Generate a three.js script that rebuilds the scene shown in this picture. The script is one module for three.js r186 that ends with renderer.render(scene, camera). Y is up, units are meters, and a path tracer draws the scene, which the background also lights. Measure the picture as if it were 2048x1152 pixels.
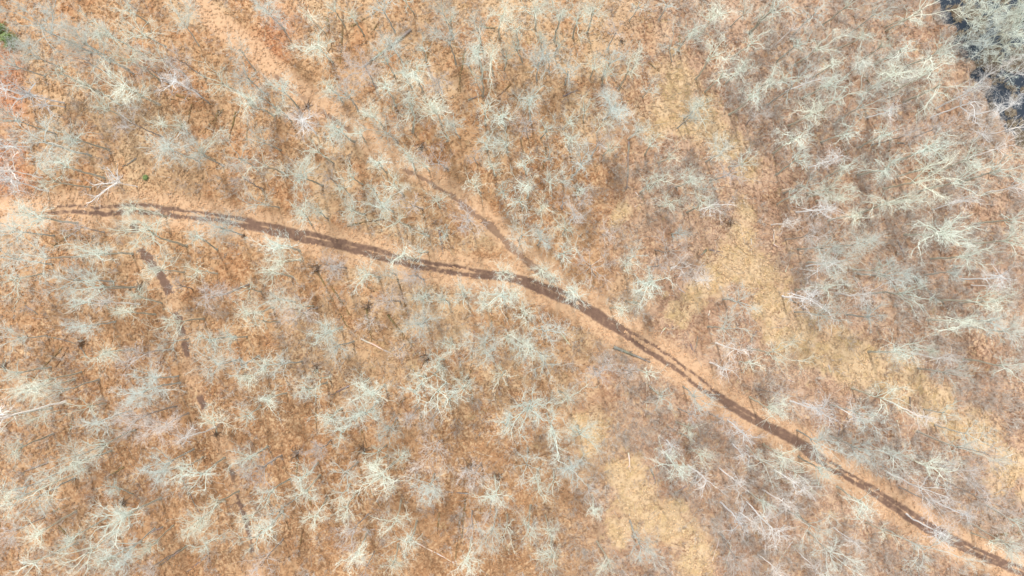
import * as THREE from 'three';
import { ImprovedNoise } from 'three/addons/math/ImprovedNoise.js';

// ------------------------------------------------------------------ camera, sky, sun, exposure
const PXM = 0.07;                       // metres of ground per photograph pixel (2048 x 1152)
const CAMH = 96.9;                      // drone height
const scene = new THREE.Scene();
const camera = new THREE.PerspectiveCamera(45.2, 16 / 9, 1, 2000);
camera.position.set(0, CAMH, 0);
camera.up.set(0, 0, -1);
camera.lookAt(0, 0, 0);
scene.add(camera);

const renderer = new THREE.WebGLRenderer({ antialias: true });
renderer.toneMapping = THREE.LinearToneMapping;
renderer.toneMappingExposure = 1.8;
renderer.shadowMap.enabled = true;

const SUN = new THREE.Vector3(-0.2, 1.05, -0.72).normalize();
{
  const W = 256, H = 128, d = new Float32Array(W * H * 4), v = new THREE.Vector3();
  for (let j = 0; j < H; j++) for (let i = 0; i < W; i++) {
    const up = ((j + 0.5) / H - 0.5) * Math.PI, az = ((i + 0.5) / W - 0.5) * 2 * Math.PI;
    v.set(Math.cos(up) * Math.cos(az), Math.sin(up), Math.cos(up) * Math.sin(az));
    const y = Math.max(0, v.y), glow = Math.pow(Math.max(0, v.dot(SUN)), 6) * 0.35;
    const k = (0.87 + 0.12 * (1 - y)) + glow, o = (j * W + i) * 4;
    const low = v.y < 0 ? 0.5 : 1;
    d[o] = k * 0.985 * low; d[o + 1] = k * low; d[o + 2] = k * 1.02 * low; d[o + 3] = 1;
  }
  const t = new THREE.DataTexture(d, W, H, THREE.RGBAFormat, THREE.FloatType);
  t.mapping = THREE.EquirectangularReflectionMapping; t.magFilter = THREE.LinearFilter; t.minFilter = THREE.LinearFilter;
  t.colorSpace = THREE.LinearSRGBColorSpace; t.needsUpdate = true;
  scene.background = t; scene.environment = t;
}
const sun = new THREE.DirectionalLight(new THREE.Color(1, 0.965, 0.92), 2.05);
sun.position.copy(SUN).multiplyScalar(200); sun.castShadow = true; sun.shadow.radius = 8;
sun.shadow.mapSize.set(4096, 4096);
Object.assign(sun.shadow.camera, { left: -90, right: 90, top: 70, bottom: -70, near: 20, far: 400 });
scene.add(sun, sun.target);

// ------------------------------------------------------------------ helpers
function rngOf(seed) { let a = seed >>> 0; return () => { a = (a + 0x6D2B79F5) | 0; let t = Math.imul(a ^ (a >>> 15), 1 | a); t = (t + Math.imul(t ^ (t >>> 7), 61 | t)) ^ t; return ((t ^ (t >>> 14)) >>> 0) / 4294967296; }; }
const taken = new Map();
function numbered(n) { const k = taken.get(n) ?? 0; taken.set(n, k + 1); return k ? n + '_' + String(k).padStart(3, '0') : n; }
function tag(o, label, category, group) { o.userData.label = label; o.userData.category = category; if (group) o.userData.group = group; return o; }
function shade(o) { o.castShadow = true; o.receiveShadow = true; return o; }
function structure(o, name) { o.name = name; o.userData.kind = 'structure'; scene.add(shade(o)); return o; }
const clamp = (x, a, b) => Math.min(b, Math.max(a, x)), lerp = (a, b, t) => a + (b - a) * t;
const sstep = (a, b, x) => { const t = clamp((x - a) / (b - a), 0, 1); return t * t * (3 - 2 * t); };

// hash value noise, fast
const HASH = new Float32Array(65536); { const r = rngOf(77); for (let i = 0; i < 65536; i++) HASH[i] = r(); }
function vn(x, y, s) {
  const xi = Math.floor(x), yi = Math.floor(y); let fx = x - xi, fy = y - yi; fx = fx * fx * (3 - 2 * fx); fy = fy * fy * (3 - 2 * fy);
  const h = (a, b) => HASH[(Math.imul(a, 73856093) ^ Math.imul(b, 19349663) ^ Math.imul(s, 83492791)) >>> 8 & 65535];
  const a = h(xi, yi), b = h(xi + 1, yi), c = h(xi, yi + 1), d = h(xi + 1, yi + 1);
  return (a + (b - a) * fx) * (1 - fy) + (c + (d - c) * fx) * fy;
}
function fbm(x, y, s, n = 4) { let v = 0, a = 0.5, t = 0; for (let i = 0; i < n; i++) { v += a * vn(x, y, s + i * 7); t += a; x = x * 2.03 + 3.1; y = y * 2.03 + 1.7; a *= 0.5; } return v / t; }

// photograph pixel -> world, for a point known to be h metres above the ground
const wx = (u, h = 0) => (u - 1024) * PXM * (CAMH - h) / CAMH;
const wz = (v, h = 0) => (v - 576) * PXM * (CAMH - h) / CAMH;
const pu = x => x / PXM + 1024, pv = z => z / PXM + 576;

// ------------------------------------------------------------------ layout of the ground (photograph pixels)
const MAIN = [-90, 432, -20, 428, 60, 425, 105, 420, 140, 418, 200, 421, 260, 418, 300, 419, 350, 425, 400, 431, 450, 438, 512, 451, 560, 462, 620, 475, 680, 488, 740, 503, 800, 520, 860, 532, 920, 541, 960, 548, 1010, 553, 1050, 562, 1090, 578, 1130, 595, 1170, 615, 1210, 640, 1250, 665, 1290, 690, 1330, 715, 1380, 752, 1430, 790, 1480, 822, 1530, 850, 1570, 870, 1610, 895, 1650, 925, 1700, 955, 1750, 985, 1790, 1012, 1840, 1045, 1890, 1072, 1940, 1098, 2000, 1125, 2048, 1145, 2140, 1190];
const DIAG = [360, -50, 395, 5, 430, 40, 480, 80, 520, 110, 560, 150, 610, 190, 660, 225, 710, 260, 760, 300, 810, 330, 850, 350, 890, 375, 940, 410, 985, 445, 1030, 490, 1075, 530, 1105, 552];
const SIDE = [268, 450, 290, 510, 322, 550, 342, 600, 355, 640, 370, 690, 380, 740, 397, 790, 430, 860, 460, 930, 475, 990, 490, 1040, 505, 1110, 515, 1190];
const line = a => { const p = []; for (let i = 0; i < a.length; i += 2) p.push(new THREE.Vector3(a[i], a[i + 1], 0)); return new THREE.CatmullRomCurve3(p, false, 'centripetal').getSpacedPoints(Math.round(p.length * 6)); };
const mainP = line(MAIN), diagP = line(DIAG), sideP = line(SIDE);
function near(P, u, v) {               // [signed distance, arc length] to a polyline, in pixels
  let best = 1e9, side = 0, at = 0, run = 0;
  for (let i = 0; i + 1 < P.length; i++) {
    const a = P[i], b = P[i + 1], dx = b.x - a.x, dy = b.y - a.y, L = Math.hypot(dx, dy);
    const t = clamp(((u - a.x) * dx + (v - a.y) * dy) / (L * L), 0, 1), ex = u - a.x - dx * t, ey = v - a.y - dy * t, q = ex * ex + ey * ey;
    if (q < best) { best = q; side = dx * ey - dy * ex; at = run + t * L; }
    run += L;
  }
  return [Math.sign(side) * Math.sqrt(best), at];
}
const GRASS = [[1350, 170, 62], [1340, 222, 72], [1405, 232, 62], [1450, 282, 42], [1500, 330, 30], [1497, 420, 26], [1492, 462, 30], [1490, 540, 66], [1440, 560, 48], [1395, 592, 38], [1540, 600, 55], [1590, 660, 68], [1650, 692, 58], [1720, 732, 55], [1800, 762, 60], [1870, 792, 50], [1920, 842, 46], [1970, 880, 48], [2030, 930, 52], [2090, 980, 50], [1256, 955, 50], [1285, 1005, 62], [1335, 1050, 58], [1388, 1108, 48], [1420, 1170, 50], [1240, 1060, 30], [1185, 860, 36], [1245, 432, 26], [1345, 620, 26]];
const PALE = [[1160, 690, 40], [1250, 600, 50], [1130, 790, 60], [640, 700, 90], [360, 360, 60], [650, 45, 60], [975, 290, 50], [1200, 900, 70], [250, 230, 60], [1060, 150, 60]];
const RED = [[5, 200, 50], [0, 310, 56], [10, 370, 50], [10, 140, 40], [560, 60, 60]];
const blobs = (B, u, v) => { let m = 0; for (const [a, b, r] of B) { const q = ((u - a) ** 2 + (v - b) ** 2) / (r * r * 0.66); if (q < 4) m = Math.max(m, 1 - q / 2.2); } return Math.max(0, m); };
const POND = [[1850, -70], [1862, 0], [1886, 30], [1906, 66], [1930, 95], [1944, 130], [1968, 160], [1980, 200], [1988, 236], [2012, 262], [2040, 280], [2120, 300], [2190, 300], [2190, -70]];
function pondDist(u, v) {              // > 0 inside, in pixels
  let inside = false, best = 1e9;
  for (let i = 0, j = POND.length - 1; i < POND.length; j = i++) {
    const [xi, yi] = POND[i], [xj, yj] = POND[j];
    if ((yi > v) !== (yj > v) && u < (xj - xi) * (v - yi) / (yj - yi) + xi) inside = !inside;
    const dx = xj - xi, dy = yj - yi, t = clamp(((u - xi) * dx + (v - yi) * dy) / (dx * dx + dy * dy), 0, 1);
    best = Math.min(best, Math.hypot(u - xi - dx * t, v - yi - dy * t));
  }
  return inside ? best : -best;
}
function groundY(x, z) {
  let h = 0.30 * (fbm(x / 9, z / 9, 3, 2) - 0.5) + 0.16 * (vn(x / 3.2, z / 3.2, 9) - 0.5);
  const u = pu(x), v = pv(z);
  if (u > 1800 && v < 400) { const p = pondDist(u, v) + 70 * (fbm(u / 32, v / 32, 141, 3) - 0.5); h -= 0.8 * sstep(-22, 22, p); }
  return h;
}
// srgb (0-255) as seen in daylight -> linear base colour
const KSEEN = 1.9;
const lin = c => { c /= 255; return (c <= 0.04045 ? c / 12.92 : ((c + 0.055) / 1.055) ** 2.4); };
const alb = (r, g, b) => [lin(r) / KSEEN, lin(g) / KSEEN, lin(b) / KSEEN];
const C = {
  orange: alb(208, 164, 120), tan: alb(220, 185, 144), rust: alb(199, 141, 94), brown: alb(140, 90, 52), pinkgrey: alb(206, 174, 152), greybrown: alb(180, 147, 126),
  verge: alb(234, 192, 152), soil: alb(122, 93, 78), straw: alb(246, 217, 172), strawdark: alb(236, 200, 142), litter: alb(173, 129, 90), dull: alb(188, 142, 100), red: alb(214, 122, 80), light: alb(238, 202, 158), mud: alb(70, 62, 58),
};
const mix3 = (a, b, t) => [a[0] + (b[0] - a[0]) * t, a[1] + (b[1] - a[1]) * t, a[2] + (b[2] - a[2]) * t];
function trails(u, v, exact) {
  const go = exact || soilNear(u, v), [dm, sm] = go ? near(mainP, u, v) : [1e3, 0], [dd, sd] = go && u < 1200 && v < 600 ? near(diagP, u, v) : [1e3, 0], [ds, ss] = go && u < 620 && v > 400 ? near(sideP, u, v) : [1e3, 0];
  return { dm, sm, dd, sd, ds, ss };
}
function zones(u, v, exact) {                 // broad cover at a place: what litter lies there
  const wob = 60 * (fbm(u / 90, v / 90, 21, 3) - 0.5), wob2 = 60 * (fbm(u / 90, v / 90, 41, 3) - 0.5);
  const uu = u + wob, vv = v + wob2;
  const right = sstep(1120, 1330, uu + 0.12 * (vv - 500)) * 0.9;
  return { uu, vv, right, grass: blobs(GRASS, uu, vv), pale: blobs(PALE, uu, vv), red: blobs(RED, uu, vv), ...trails(u, v, exact) };
}
const SPLIT = [[-100, 0.8], [100, 0.7], [160, 0.75], [440, 0.5], [500, 0.05], [690, 0.12], [850, 0.35], [900, 0.85], [945, 0.8], [965, 0.05], [1230, 0.05], [1290, 0.85], [1420, 0.9], [1445, 0.1], [1620, 0.05], [1660, 0.6], [1720, 0.5], [1760, 0.25], [2200, 0.2]];
function splitAt(u) { for (let k = 1; k < SPLIT.length; k++) if (u < SPLIT[k][0]) return lerp(SPLIT[k - 1][1], SPLIT[k][1], (u - SPLIT[k - 1][0]) / (SPLIT[k][0] - SPLIT[k - 1][0])); return 0.2; }
function soilAmount(Z, u, v) {         // bare dark soil of the tracks, 0..1, ragged by leaves blown over it
  const rag = fbm(u / 16, v / 16, 51, 4) - 0.5, rag2 = fbm(u / 5, v / 5, 57, 4) - 0.5;
  let s = 0;
  const a = Math.abs(Z.dm);
  if (a < 50) {
    const split = splitAt(u), w = 10.8 + 5 * (fbm(Z.sm / 60, 4.2, 67, 2) - 0.5);
    const edge = a + rag * 6 + rag2 * 3 + 9 * (1 - sstep(40, 150, u));
    s = 1 - sstep(w - 2.5, w + 2.5, edge);
    const mid = Math.abs(Z.dm + 1.5) + rag * 9 + rag2 * 4, gap = 5 * split - 1;
    s *= 1 - (1 - sstep(gap - 2, gap + 1.5, mid)) * 0.85;
    const islands = fbm(u / 5, v / 5, 71, 4); s *= 1 - 0.7 * sstep(0.57, 0.68, islands) * (0.15 + 0.85 * split);
  }
  if (Math.abs(Z.dd) < 40) {
    const on = sstep(0.42, 0.55, fbm(Z.sd / 60, 9.1, 81, 2)) * (Z.sd > 180 ? 1 : 0.75), w = 3 + 3 * fbm(Z.sd / 20, 2, 83, 2) + (Z.sd > 700 ? 2 : 0);
    s = Math.max(s, (1 - sstep(w - 2, w + 2, Math.abs(Z.dd - 8) + rag * 9 + rag2 * 6)) * on * 0.75);
  }
  if (Math.abs(Z.ds) < 30) {
    const on = sstep(0.5, 0.6, fbm(Z.ss / 30, 3.3, 91, 2)), w = Z.ss < 330 ? 8 : 5;
    s = Math.max(s, (1 - sstep(w - 2, w + 2, Math.abs(Z.ds) + rag * 15 + rag2 * 9)) * on);
  }
  return s;
}
function coverAt(u, v, Z = zones(u, v)) {
  const big = fbm(u / 130, v / 130, 101, 3), mid = fbm(u / 34, v / 34, 103, 3);
  let c = mix3(C.orange, C.tan, sstep(0.42, 0.66, big));
  c = mix3(c, C.rust, sstep(0.5, 0.72, mid) * 0.55 * (1 - 0.5 * Z.right));
  c = mix3(c, mix3(C.pinkgrey, C.greybrown, sstep(0.42, 0.7, mid) * 0.8), Z.right * 0.8);
  c = mix3(c, C.dull, sstep(150, 420, v - 0.35 * u - 250 + 300 * (big - 0.5)) * 0.75 * (1 - Z.right));
  c = mix3(c, C.litter, sstep(0.5, 0.68, fbm(u / 17, v / 17, 111, 3)) * 0.4);
  c = mix3(c, C.red, Z.red * (u < 120 ? 0.45 : 0.3));
  c = mix3(c, C.tan, Z.pale * 0.6);
  c = mix3(c, mix3(C.straw, C.strawdark, sstep(0.5, 0.72, fbm(u / 22, v / 22, 107, 3)) * 0.55), sstep(0.15, 0.95, Z.grass + 1.15 * (fbm(u / 24, v / 24, 109, 4) - 0.5)) * 0.66);
  const verge = Math.max(1 - sstep(24, 46, Math.abs(Z.dm) + 14 * (mid - 0.5)), 1.0 * (1 - sstep(16, 30, Math.abs(Z.dd) + 8 * (mid - 0.5))), 0.6 * (1 - sstep(10, 22, Math.abs(Z.ds) + 10 * (mid - 0.5))));
  c = mix3(c, C.verge, Math.min(0.9, verge * 0.85));
  return c;
}
// one colour sheet for the forest floor: 164 m x 105 m
const GW = 164, GD = 105, TW = 2048, TH = 1312;
let floorTex, floorBump;
{
  const d = new Uint8Array(TW * TH * 4), b = new Uint8Array(TW * TH * 4), enc = new Uint8Array(4096);
  for (let i = 0; i < 4096; i++) { const x = i / 4095; enc[i] = Math.round(255 * (x <= 0.0031308 ? x * 12.92 : 1.055 * x ** (1 / 2.4) - 0.055)); }
  // broad colours every 4 pixels, then fine litter grain at every pixel
  const S = 4, cw = TW / S + 2, ch = TH / S + 2, coarse = new Float32Array(cw * ch * 3);
  for (let j = 0; j < ch; j++) for (let i = 0; i < cw; i++) {
    const u = pu((i * S / TW - 0.5) * GW), v = pv((j * S / TH - 0.5) * GD), c = coverAt(u, v);
    coarse.set(c, (j * cw + i) * 3);
  }
  const r = rngOf(5);
  for (let j = 0; j < TH; j++) for (let i = 0; i < TW; i++) {
    const x = (i / TW - 0.5) * GW, z = (j / TH - 0.5) * GD, u = pu(x), v = pv(z);
    const ci = Math.floor(i / S), cj = Math.floor(j / S), fx = i / S - ci, fy = j / S - cj, c = [0, 0, 0];
    for (let k = 0; k < 3; k++) {
      const o = (cj * cw + ci) * 3 + k;
      c[k] = (coarse[o] * (1 - fx) + coarse[o + 3] * fx) * (1 - fy) + (coarse[o + cw * 3] * (1 - fx) + coarse[o + cw * 3 + 3] * fx) * fy;
    }
    const n1 = vn(x / 0.17, z / 0.17, 201), n2 = fbm(x / 0.36, z / 0.36, 203, 2), n3 = fbm(x / 1.6, z / 1.6, 207, 2), w = r();
    const grain = 0.55 * n1 + 0.24 * n2 + 0.21 * w;
    let q = c; const near0 = soilNear(u, v), Z = near0 ? trails(u, v) : null, sm = near0 ? 0.45 + 0.55 * Math.min(sstep(20, 46, Math.abs(Z.dm)), sstep(14, 34, Math.abs(Z.dd))) : 1;
    const patchy = 0.45 + 1.1 * vn(x / 3.1, z / 3.1, 209), dark = sstep(0.47, 0.25, grain + 0.3 * (n3 - 0.5)), lite = sstep(0.52, 0.74, grain);
    q = mix3(q, [C.brown[0] * 0.9, C.brown[1] * 0.9, C.brown[2] * 0.95], dark * 0.5 * sm * patchy);
    q = mix3(q, C.light, lite * 0.6 * sm * patchy);
    // soil of the tracks
    let s = 0;
    const px = u, py = v;
    if (near0) s = soilAmount(Z, px, py);
    if (s > 0) { const g = 0.8 + 0.45 * n2 + 0.15 * (w - 0.5); q = mix3(q, [C.soil[0] * g, C.soil[1] * g, C.soil[2] * g], s * 0.95); }
    if (u > 1850 && v < 340) { const p = pondDist(u, v) + 70 * (fbm(u / 32, v / 32, 141, 3) - 0.5) + 14 * (n3 - 0.5); q = mix3(q, C.mud, sstep(-16, 6, p) * 0.8); }
    const o = (j * TW + i) * 4;
    for (let k = 0; k < 3; k++) d[o + k] = enc[clamp(Math.round(q[k] * 4095), 0, 4095)];
    d[o + 3] = 255;
    const hb = 255 * clamp(0.5 * n1 + 0.3 * n2 + 0.2 * w - 0.2 * s, 0, 1); b[o] = b[o + 1] = b[o + 2] = hb; b[o + 3] = 255;
  }
  floorTex = new THREE.DataTexture(d, TW, TH); floorTex.colorSpace = THREE.SRGBColorSpace;
  floorBump = new THREE.DataTexture(b, TW, TH);
  for (const t of [floorTex, floorBump]) { t.magFilter = THREE.LinearFilter; t.minFilter = THREE.LinearMipmapLinearFilter; t.generateMipmaps = true; t.needsUpdate = true; }
}
function soilNear(u, v) {
  if (!soilNear.grid) {
    const g = soilNear.grid = new Uint8Array(300 * 200);
    for (const P of [mainP, diagP, sideP]) for (const p of P) for (let a = -6; a <= 6; a++) for (let b = -6; b <= 6; b++) {
      const i = Math.floor((p.x + 300) / 10) + a, j = Math.floor((p.y + 300) / 10) + b; if (i >= 0 && j >= 0 && i < 300 && j < 200) g[j * 300 + i] = 1;
    }
  }
  const i = Math.floor((u + 300) / 10), j = Math.floor((v + 300) / 10);
  return i >= 0 && j >= 0 && i < 300 && j < 200 && soilNear.grid[j * 300 + i];
}
const floorMat = new THREE.MeshStandardMaterial({ map: floorTex, bumpMap: floorBump, bumpScale: 0.05, roughness: 0.95 });
const floorUV = (x, z) => [x / GW + 0.5, z / GD + 0.5];
function sheet(nx, nz, place, mat, lift) {
  const pos = [], uv = [], idx = [];
  for (let j = 0; j <= nz; j++) for (let i = 0; i <= nx; i++) {
    const [x, z] = place(i / nx, j / nz);
    pos.push(x, groundY(x, z) + lift, z); uv.push(...floorUV(x, z));
  }
  for (let j = 0; j < nz; j++) for (let i = 0; i < nx; i++) { const a = j * (nx + 1) + i, b = a + 1, c = a + nx + 1, d = c + 1; idx.push(a, c, b, b, c, d); }
  const g = new THREE.BufferGeometry();
  g.setAttribute('position', new THREE.Float32BufferAttribute(pos, 3)); g.setAttribute('uv', new THREE.Float32BufferAttribute(uv, 2)); g.setIndex(idx); g.computeVertexNormals();
  return new THREE.Mesh(g, mat);
}
structure(sheet(410, 262, (a, b) => [(a - 0.5) * GW, (b - 0.5) * GD], floorMat, 0), 'forest_floor');
function ribbon(P, half, name) {
  const n = P.length - 1;
  const m = sheet(n, 8, (a, b) => {
    const k = Math.round(a * n), p = P[k], q = P[Math.min(n, k + 1)], o = P[Math.max(0, k - 1)], dx = q.x - o.x, dy = q.y - o.y, L = Math.hypot(dx, dy);
    const w = half + 5 * (fbm(k / 3, b > 0.5 ? 5 : 1, 11, 2) - 0.5), t = (b - 0.5) * 2 * w;
    return [wx(p.x - dy / L * t), wz(p.y + dx / L * t)];
  }, floorMat, 0.02);
  structure(m, name);
}
ribbon(mainP, 38, 'dirt_track'); ribbon(diagP.slice(0, -6), 26, 'leaf_trail'); ribbon(sideP.slice(18), 15, 'side_path');
// plain litter going on past the sheet
{
  const n = 512, d = new Uint8Array(n * n * 4);
  for (let j = 0; j < n; j++) for (let i = 0; i < n; i++) {
    const f = (x, y) => { const a = x / n, b = y / n; return (vn(x / 3, y / 3, 5) * 0.6 + vn(x / 9, y / 9, 6) * 0.4) * (0.5 + 0.5 * Math.min(1, 8 * Math.min(a, 1 - a, b, 1 - b))) + 0.25 * (1 - Math.min(1, 8 * Math.min(a, 1 - a, b, 1 - b))); };
    const g = f(i, j), o = (j * n + i) * 4; d[o] = 140 + 60 * g; d[o + 1] = 95 + 55 * g; d[o + 2] = 62 + 48 * g; d[o + 3] = 255;
  }
  const t = new THREE.DataTexture(d, n, n); t.colorSpace = THREE.SRGBColorSpace; t.wrapS = t.wrapT = THREE.RepeatWrapping; t.repeat.set(40, 40); t.magFilter = THREE.LinearFilter; t.needsUpdate = true;
  const g = new THREE.PlaneGeometry(1600, 1600); g.rotateX(-Math.PI / 2);
  const m = new THREE.Mesh(g, new THREE.MeshStandardMaterial({ map: t, roughness: 1 })); m.position.y = -1.3; structure(m, 'ground');
}
// pond water
{
  const s = new THREE.Shape(POND.map(([u, v]) => new THREE.Vector2(wx(u + (u < 2100 ? -60 : 0)), -wz(v + (v > 200 ? 60 : 0)))));
  const g = new THREE.ShapeGeometry(s, 8); g.rotateX(-Math.PI / 2);
  const m = new THREE.Mesh(g, new THREE.MeshPhysicalMaterial({ color: new THREE.Color(0.012, 0.02, 0.032), roughness: 0.12, ior: 1.33, specularIntensity: 1 }));
  m.position.y = -0.42; structure(m, 'pond_water');
}

// ------------------------------------------------------------------ mesh builder for stems
class Stems {
  constructor() { this.p = []; this.n = []; this.c = []; this.i = []; }
  tube(pts, rad, sides, col, rng) {     // pts: [x,y,z] list; col: (t) => [r,g,b]
    const base = this.p.length / 3, k = pts.length; let ux = 0, uy = 0, uz = 0;
    for (let a = 0; a < k; a++) {
      const p = pts[a], q = pts[Math.min(k - 1, a + 1)], o = pts[Math.max(0, a - 1)];
      let tx = q[0] - o[0], ty = q[1] - o[1], tz = q[2] - o[2]; const L = Math.hypot(tx, ty, tz) || 1; tx /= L; ty /= L; tz /= L;
      if (!a) { if (Math.abs(ty) < 0.9) { ux = -tz; uy = 0; uz = tx; } else { ux = 1; uy = 0; uz = 0; } }
      const d = ux * tx + uy * ty + uz * tz; ux -= d * tx; uy -= d * ty; uz -= d * tz; const M = Math.hypot(ux, uy, uz) || 1; ux /= M; uy /= M; uz /= M;
      const vx = ty * uz - tz * uy, vy = tz * ux - tx * uz, vz = tx * uy - ty * ux, r = rad(a / (k - 1)), c = col(a / (k - 1));
      for (let s = 0; s < sides; s++) {
        const w = s / sides * 6.28318, cs = Math.cos(w), sn = Math.sin(w), nx = ux * cs + vx * sn, ny = uy * cs + vy * sn, nz = uz * cs + vz * sn;
        this.p.push(p[0] + nx * r, p[1] + ny * r, p[2] + nz * r); this.n.push(nx, ny, nz); this.c.push(c[0], c[1], c[2]);
      }
      if (a) for (let s = 0; s < sides; s++) {
        const b0 = base + (a - 1) * sides, s1 = (s + 1) % sides;
        this.i.push(b0 + s, b0 + s1, b0 + sides + s, b0 + s1, b0 + sides + s1, b0 + sides + s);
      }
    }
    return this;
  }
  cap(pts, r, col) {                    // sawn or broken end
    const b = this.p.length / 3, p = pts[0], q = pts[1]; const t = new THREE.Vector3(p[0] - q[0], p[1] - q[1], p[2] - q[2]).normalize();
    const u = new THREE.Vector3(-t.z, 0, t.x); if (u.lengthSq() < 1e-4) u.set(1, 0, 0); u.normalize(); const v = new THREE.Vector3().crossVectors(t, u);
    this.p.push(...p); this.n.push(t.x, t.y, t.z); this.c.push(...col);
    for (let s = 0; s <= 7; s++) { const w = s / 7 * 6.2832; this.p.push(p[0] + (u.x * Math.cos(w) + v.x * Math.sin(w)) * r, p[1] + (u.y * Math.cos(w) + v.y * Math.sin(w)) * r, p[2] + (u.z * Math.cos(w) + v.z * Math.sin(w)) * r); this.n.push(t.x, t.y, t.z); this.c.push(...col); if (s) this.i.push(b, b + s, b + s + 1); }
  }
  spike(p, q, r, c) {                   // a fine twig: three faces to a point
    const b = this.p.length / 3; let tx = q[0] - p[0], ty = q[1] - p[1], tz = q[2] - p[2]; const L = Math.hypot(tx, ty, tz) || 1; tx /= L; ty /= L; tz /= L;
    let ux = -tz, uy = 0, uz = tx; const M = Math.hypot(ux, uz); if (M < 1e-3) { ux = 1; uz = 0; } else { ux /= M; uz /= M; }
    const vx = ty * uz - tz * uy, vy = tz * ux - tx * uz, vz = tx * uy - ty * ux;
    for (let s = 0; s < 3; s++) { const w = s * 2.0944 + 0.5, cs = Math.cos(w), sn = Math.sin(w), nx = ux * cs + vx * sn, ny = uy * cs + vy * sn, nz = uz * cs + vz * sn; this.p.push(p[0] + nx * r, p[1] + ny * r, p[2] + nz * r); this.n.push(nx, ny, nz); this.c.push(c[0], c[1], c[2]); }
    this.p.push(q[0], q[1], q[2]); this.n.push(0, 1, 0); this.c.push(c[0], c[1], c[2]);
    this.i.push(b, b + 1, b + 3, b + 1, b + 2, b + 3, b + 2, b, b + 3);
  }
  geometry() {
    const g = new THREE.BufferGeometry();
    g.setAttribute('position', new THREE.Float32BufferAttribute(this.p, 3)); g.setAttribute('normal', new THREE.Float32BufferAttribute(this.n, 3)); g.setAttribute('color', new THREE.Float32BufferAttribute(this.c, 3)); g.setIndex(this.i);
    tris += this.i.length / 3; return g;
  }
  mesh(name, mat, parent) { const m = shade(new THREE.Mesh(this.geometry(), mat)); m.name = name; parent?.add(m); return m; }
}
let tris = 0;
const bark = new THREE.MeshStandardMaterial({ vertexColors: true, roughness: 0.9 });
const mixc = (a, b, t) => [a[0] + (b[0] - a[0]) * t, a[1] + (b[1] - a[1]) * t, a[2] + (b[2] - a[2]) * t];

// ------------------------------------------------------------------ trees
// kind: crust = colour of lichen or bark on the limbs, under = bark between, twig colours, crookedness, limb and twig girth
const KINDS = {
  L: { name: 'lichen_tree', what: 'pale lichened tree', crust: [0.66, 0.70, 0.60], under: [0.48, 0.49, 0.41], trunk: [0.32, 0.29, 0.22], twig: [0.58, 0.62, 0.54], bend: 0.07, limb: 0.05, nb: 5, nt: 5, nf: 4.6 },
  G: { name: 'grey_tree', what: 'grey twiggy tree', crust: [0.54, 0.58, 0.53], under: [0.40, 0.41, 0.37], trunk: [0.32, 0.30, 0.25], twig: [0.51, 0.55, 0.50], bend: 0.055, limb: 0.04, nb: 7, nt: 5, nf: 6 },
  P: { name: 'mauve_tree', what: 'mauve twiggy tree', crust: [0.53, 0.49, 0.45], under: [0.38, 0.34, 0.31], trunk: [0.27, 0.22, 0.18], twig: [0.51, 0.475, 0.455], bend: 0.055, limb: 0.034, nb: 5, nt: 5, nf: 5 },
  W: { name: 'white_birch', what: 'white birch', crust: [0.74, 0.73, 0.71], under: [0.58, 0.56, 0.54], trunk: [0.72, 0.70, 0.68], twig: [0.55, 0.53, 0.50], bend: 0.05, limb: 0.042, nb: 5, nt: 4, nf: 4 },
};
function crook(a, b, n, bend, rise, rng) {     // a limb from a to b: sets off, wanders, arrives
  const L = Math.hypot(b[0] - a[0], b[1] - a[1], b[2] - a[2]), out = [a]; let ox = 0, oy = 0, oz = 0;
  for (let k = 1; k <= n; k++) {
    const t = k / n, e = Math.sin(Math.PI * t);
    ox += (rng() - 0.5) * bend * L * 1.3; oy += (rng() - 0.5) * bend * L; oz += (rng() - 0.5) * bend * L * 1.3;
    const f = k === n ? 0.35 : 1;
    out.push([lerp(a[0], b[0], t) + ox * f, lerp(a[1], b[1], t) + oy * f + rise * e * L, lerp(a[2], b[2], t) + oz * f]);
  }
  return out;
}
const along = (pts, t) => { const x = t * (pts.length - 1), i = Math.min(pts.length - 2, Math.floor(x)), f = x - i, a = pts[i], b = pts[i + 1]; return [[lerp(a[0], b[0], f), lerp(a[1], b[1], f), lerp(a[2], b[2], f)], [b[0] - a[0], b[1] - a[1], b[2] - a[2]]]; };
function off(dir, ang, up, rng) {              // a direction turned away from dir
  const d = new THREE.Vector3(...dir).normalize(), r = new THREE.Vector3(rng() - 0.5, rng() - 0.5, rng() - 0.5).cross(d).normalize();
  d.multiplyScalar(Math.cos(ang)).addScaledVector(r, Math.sin(ang)); d.y += up; return d.normalize();
}
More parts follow.
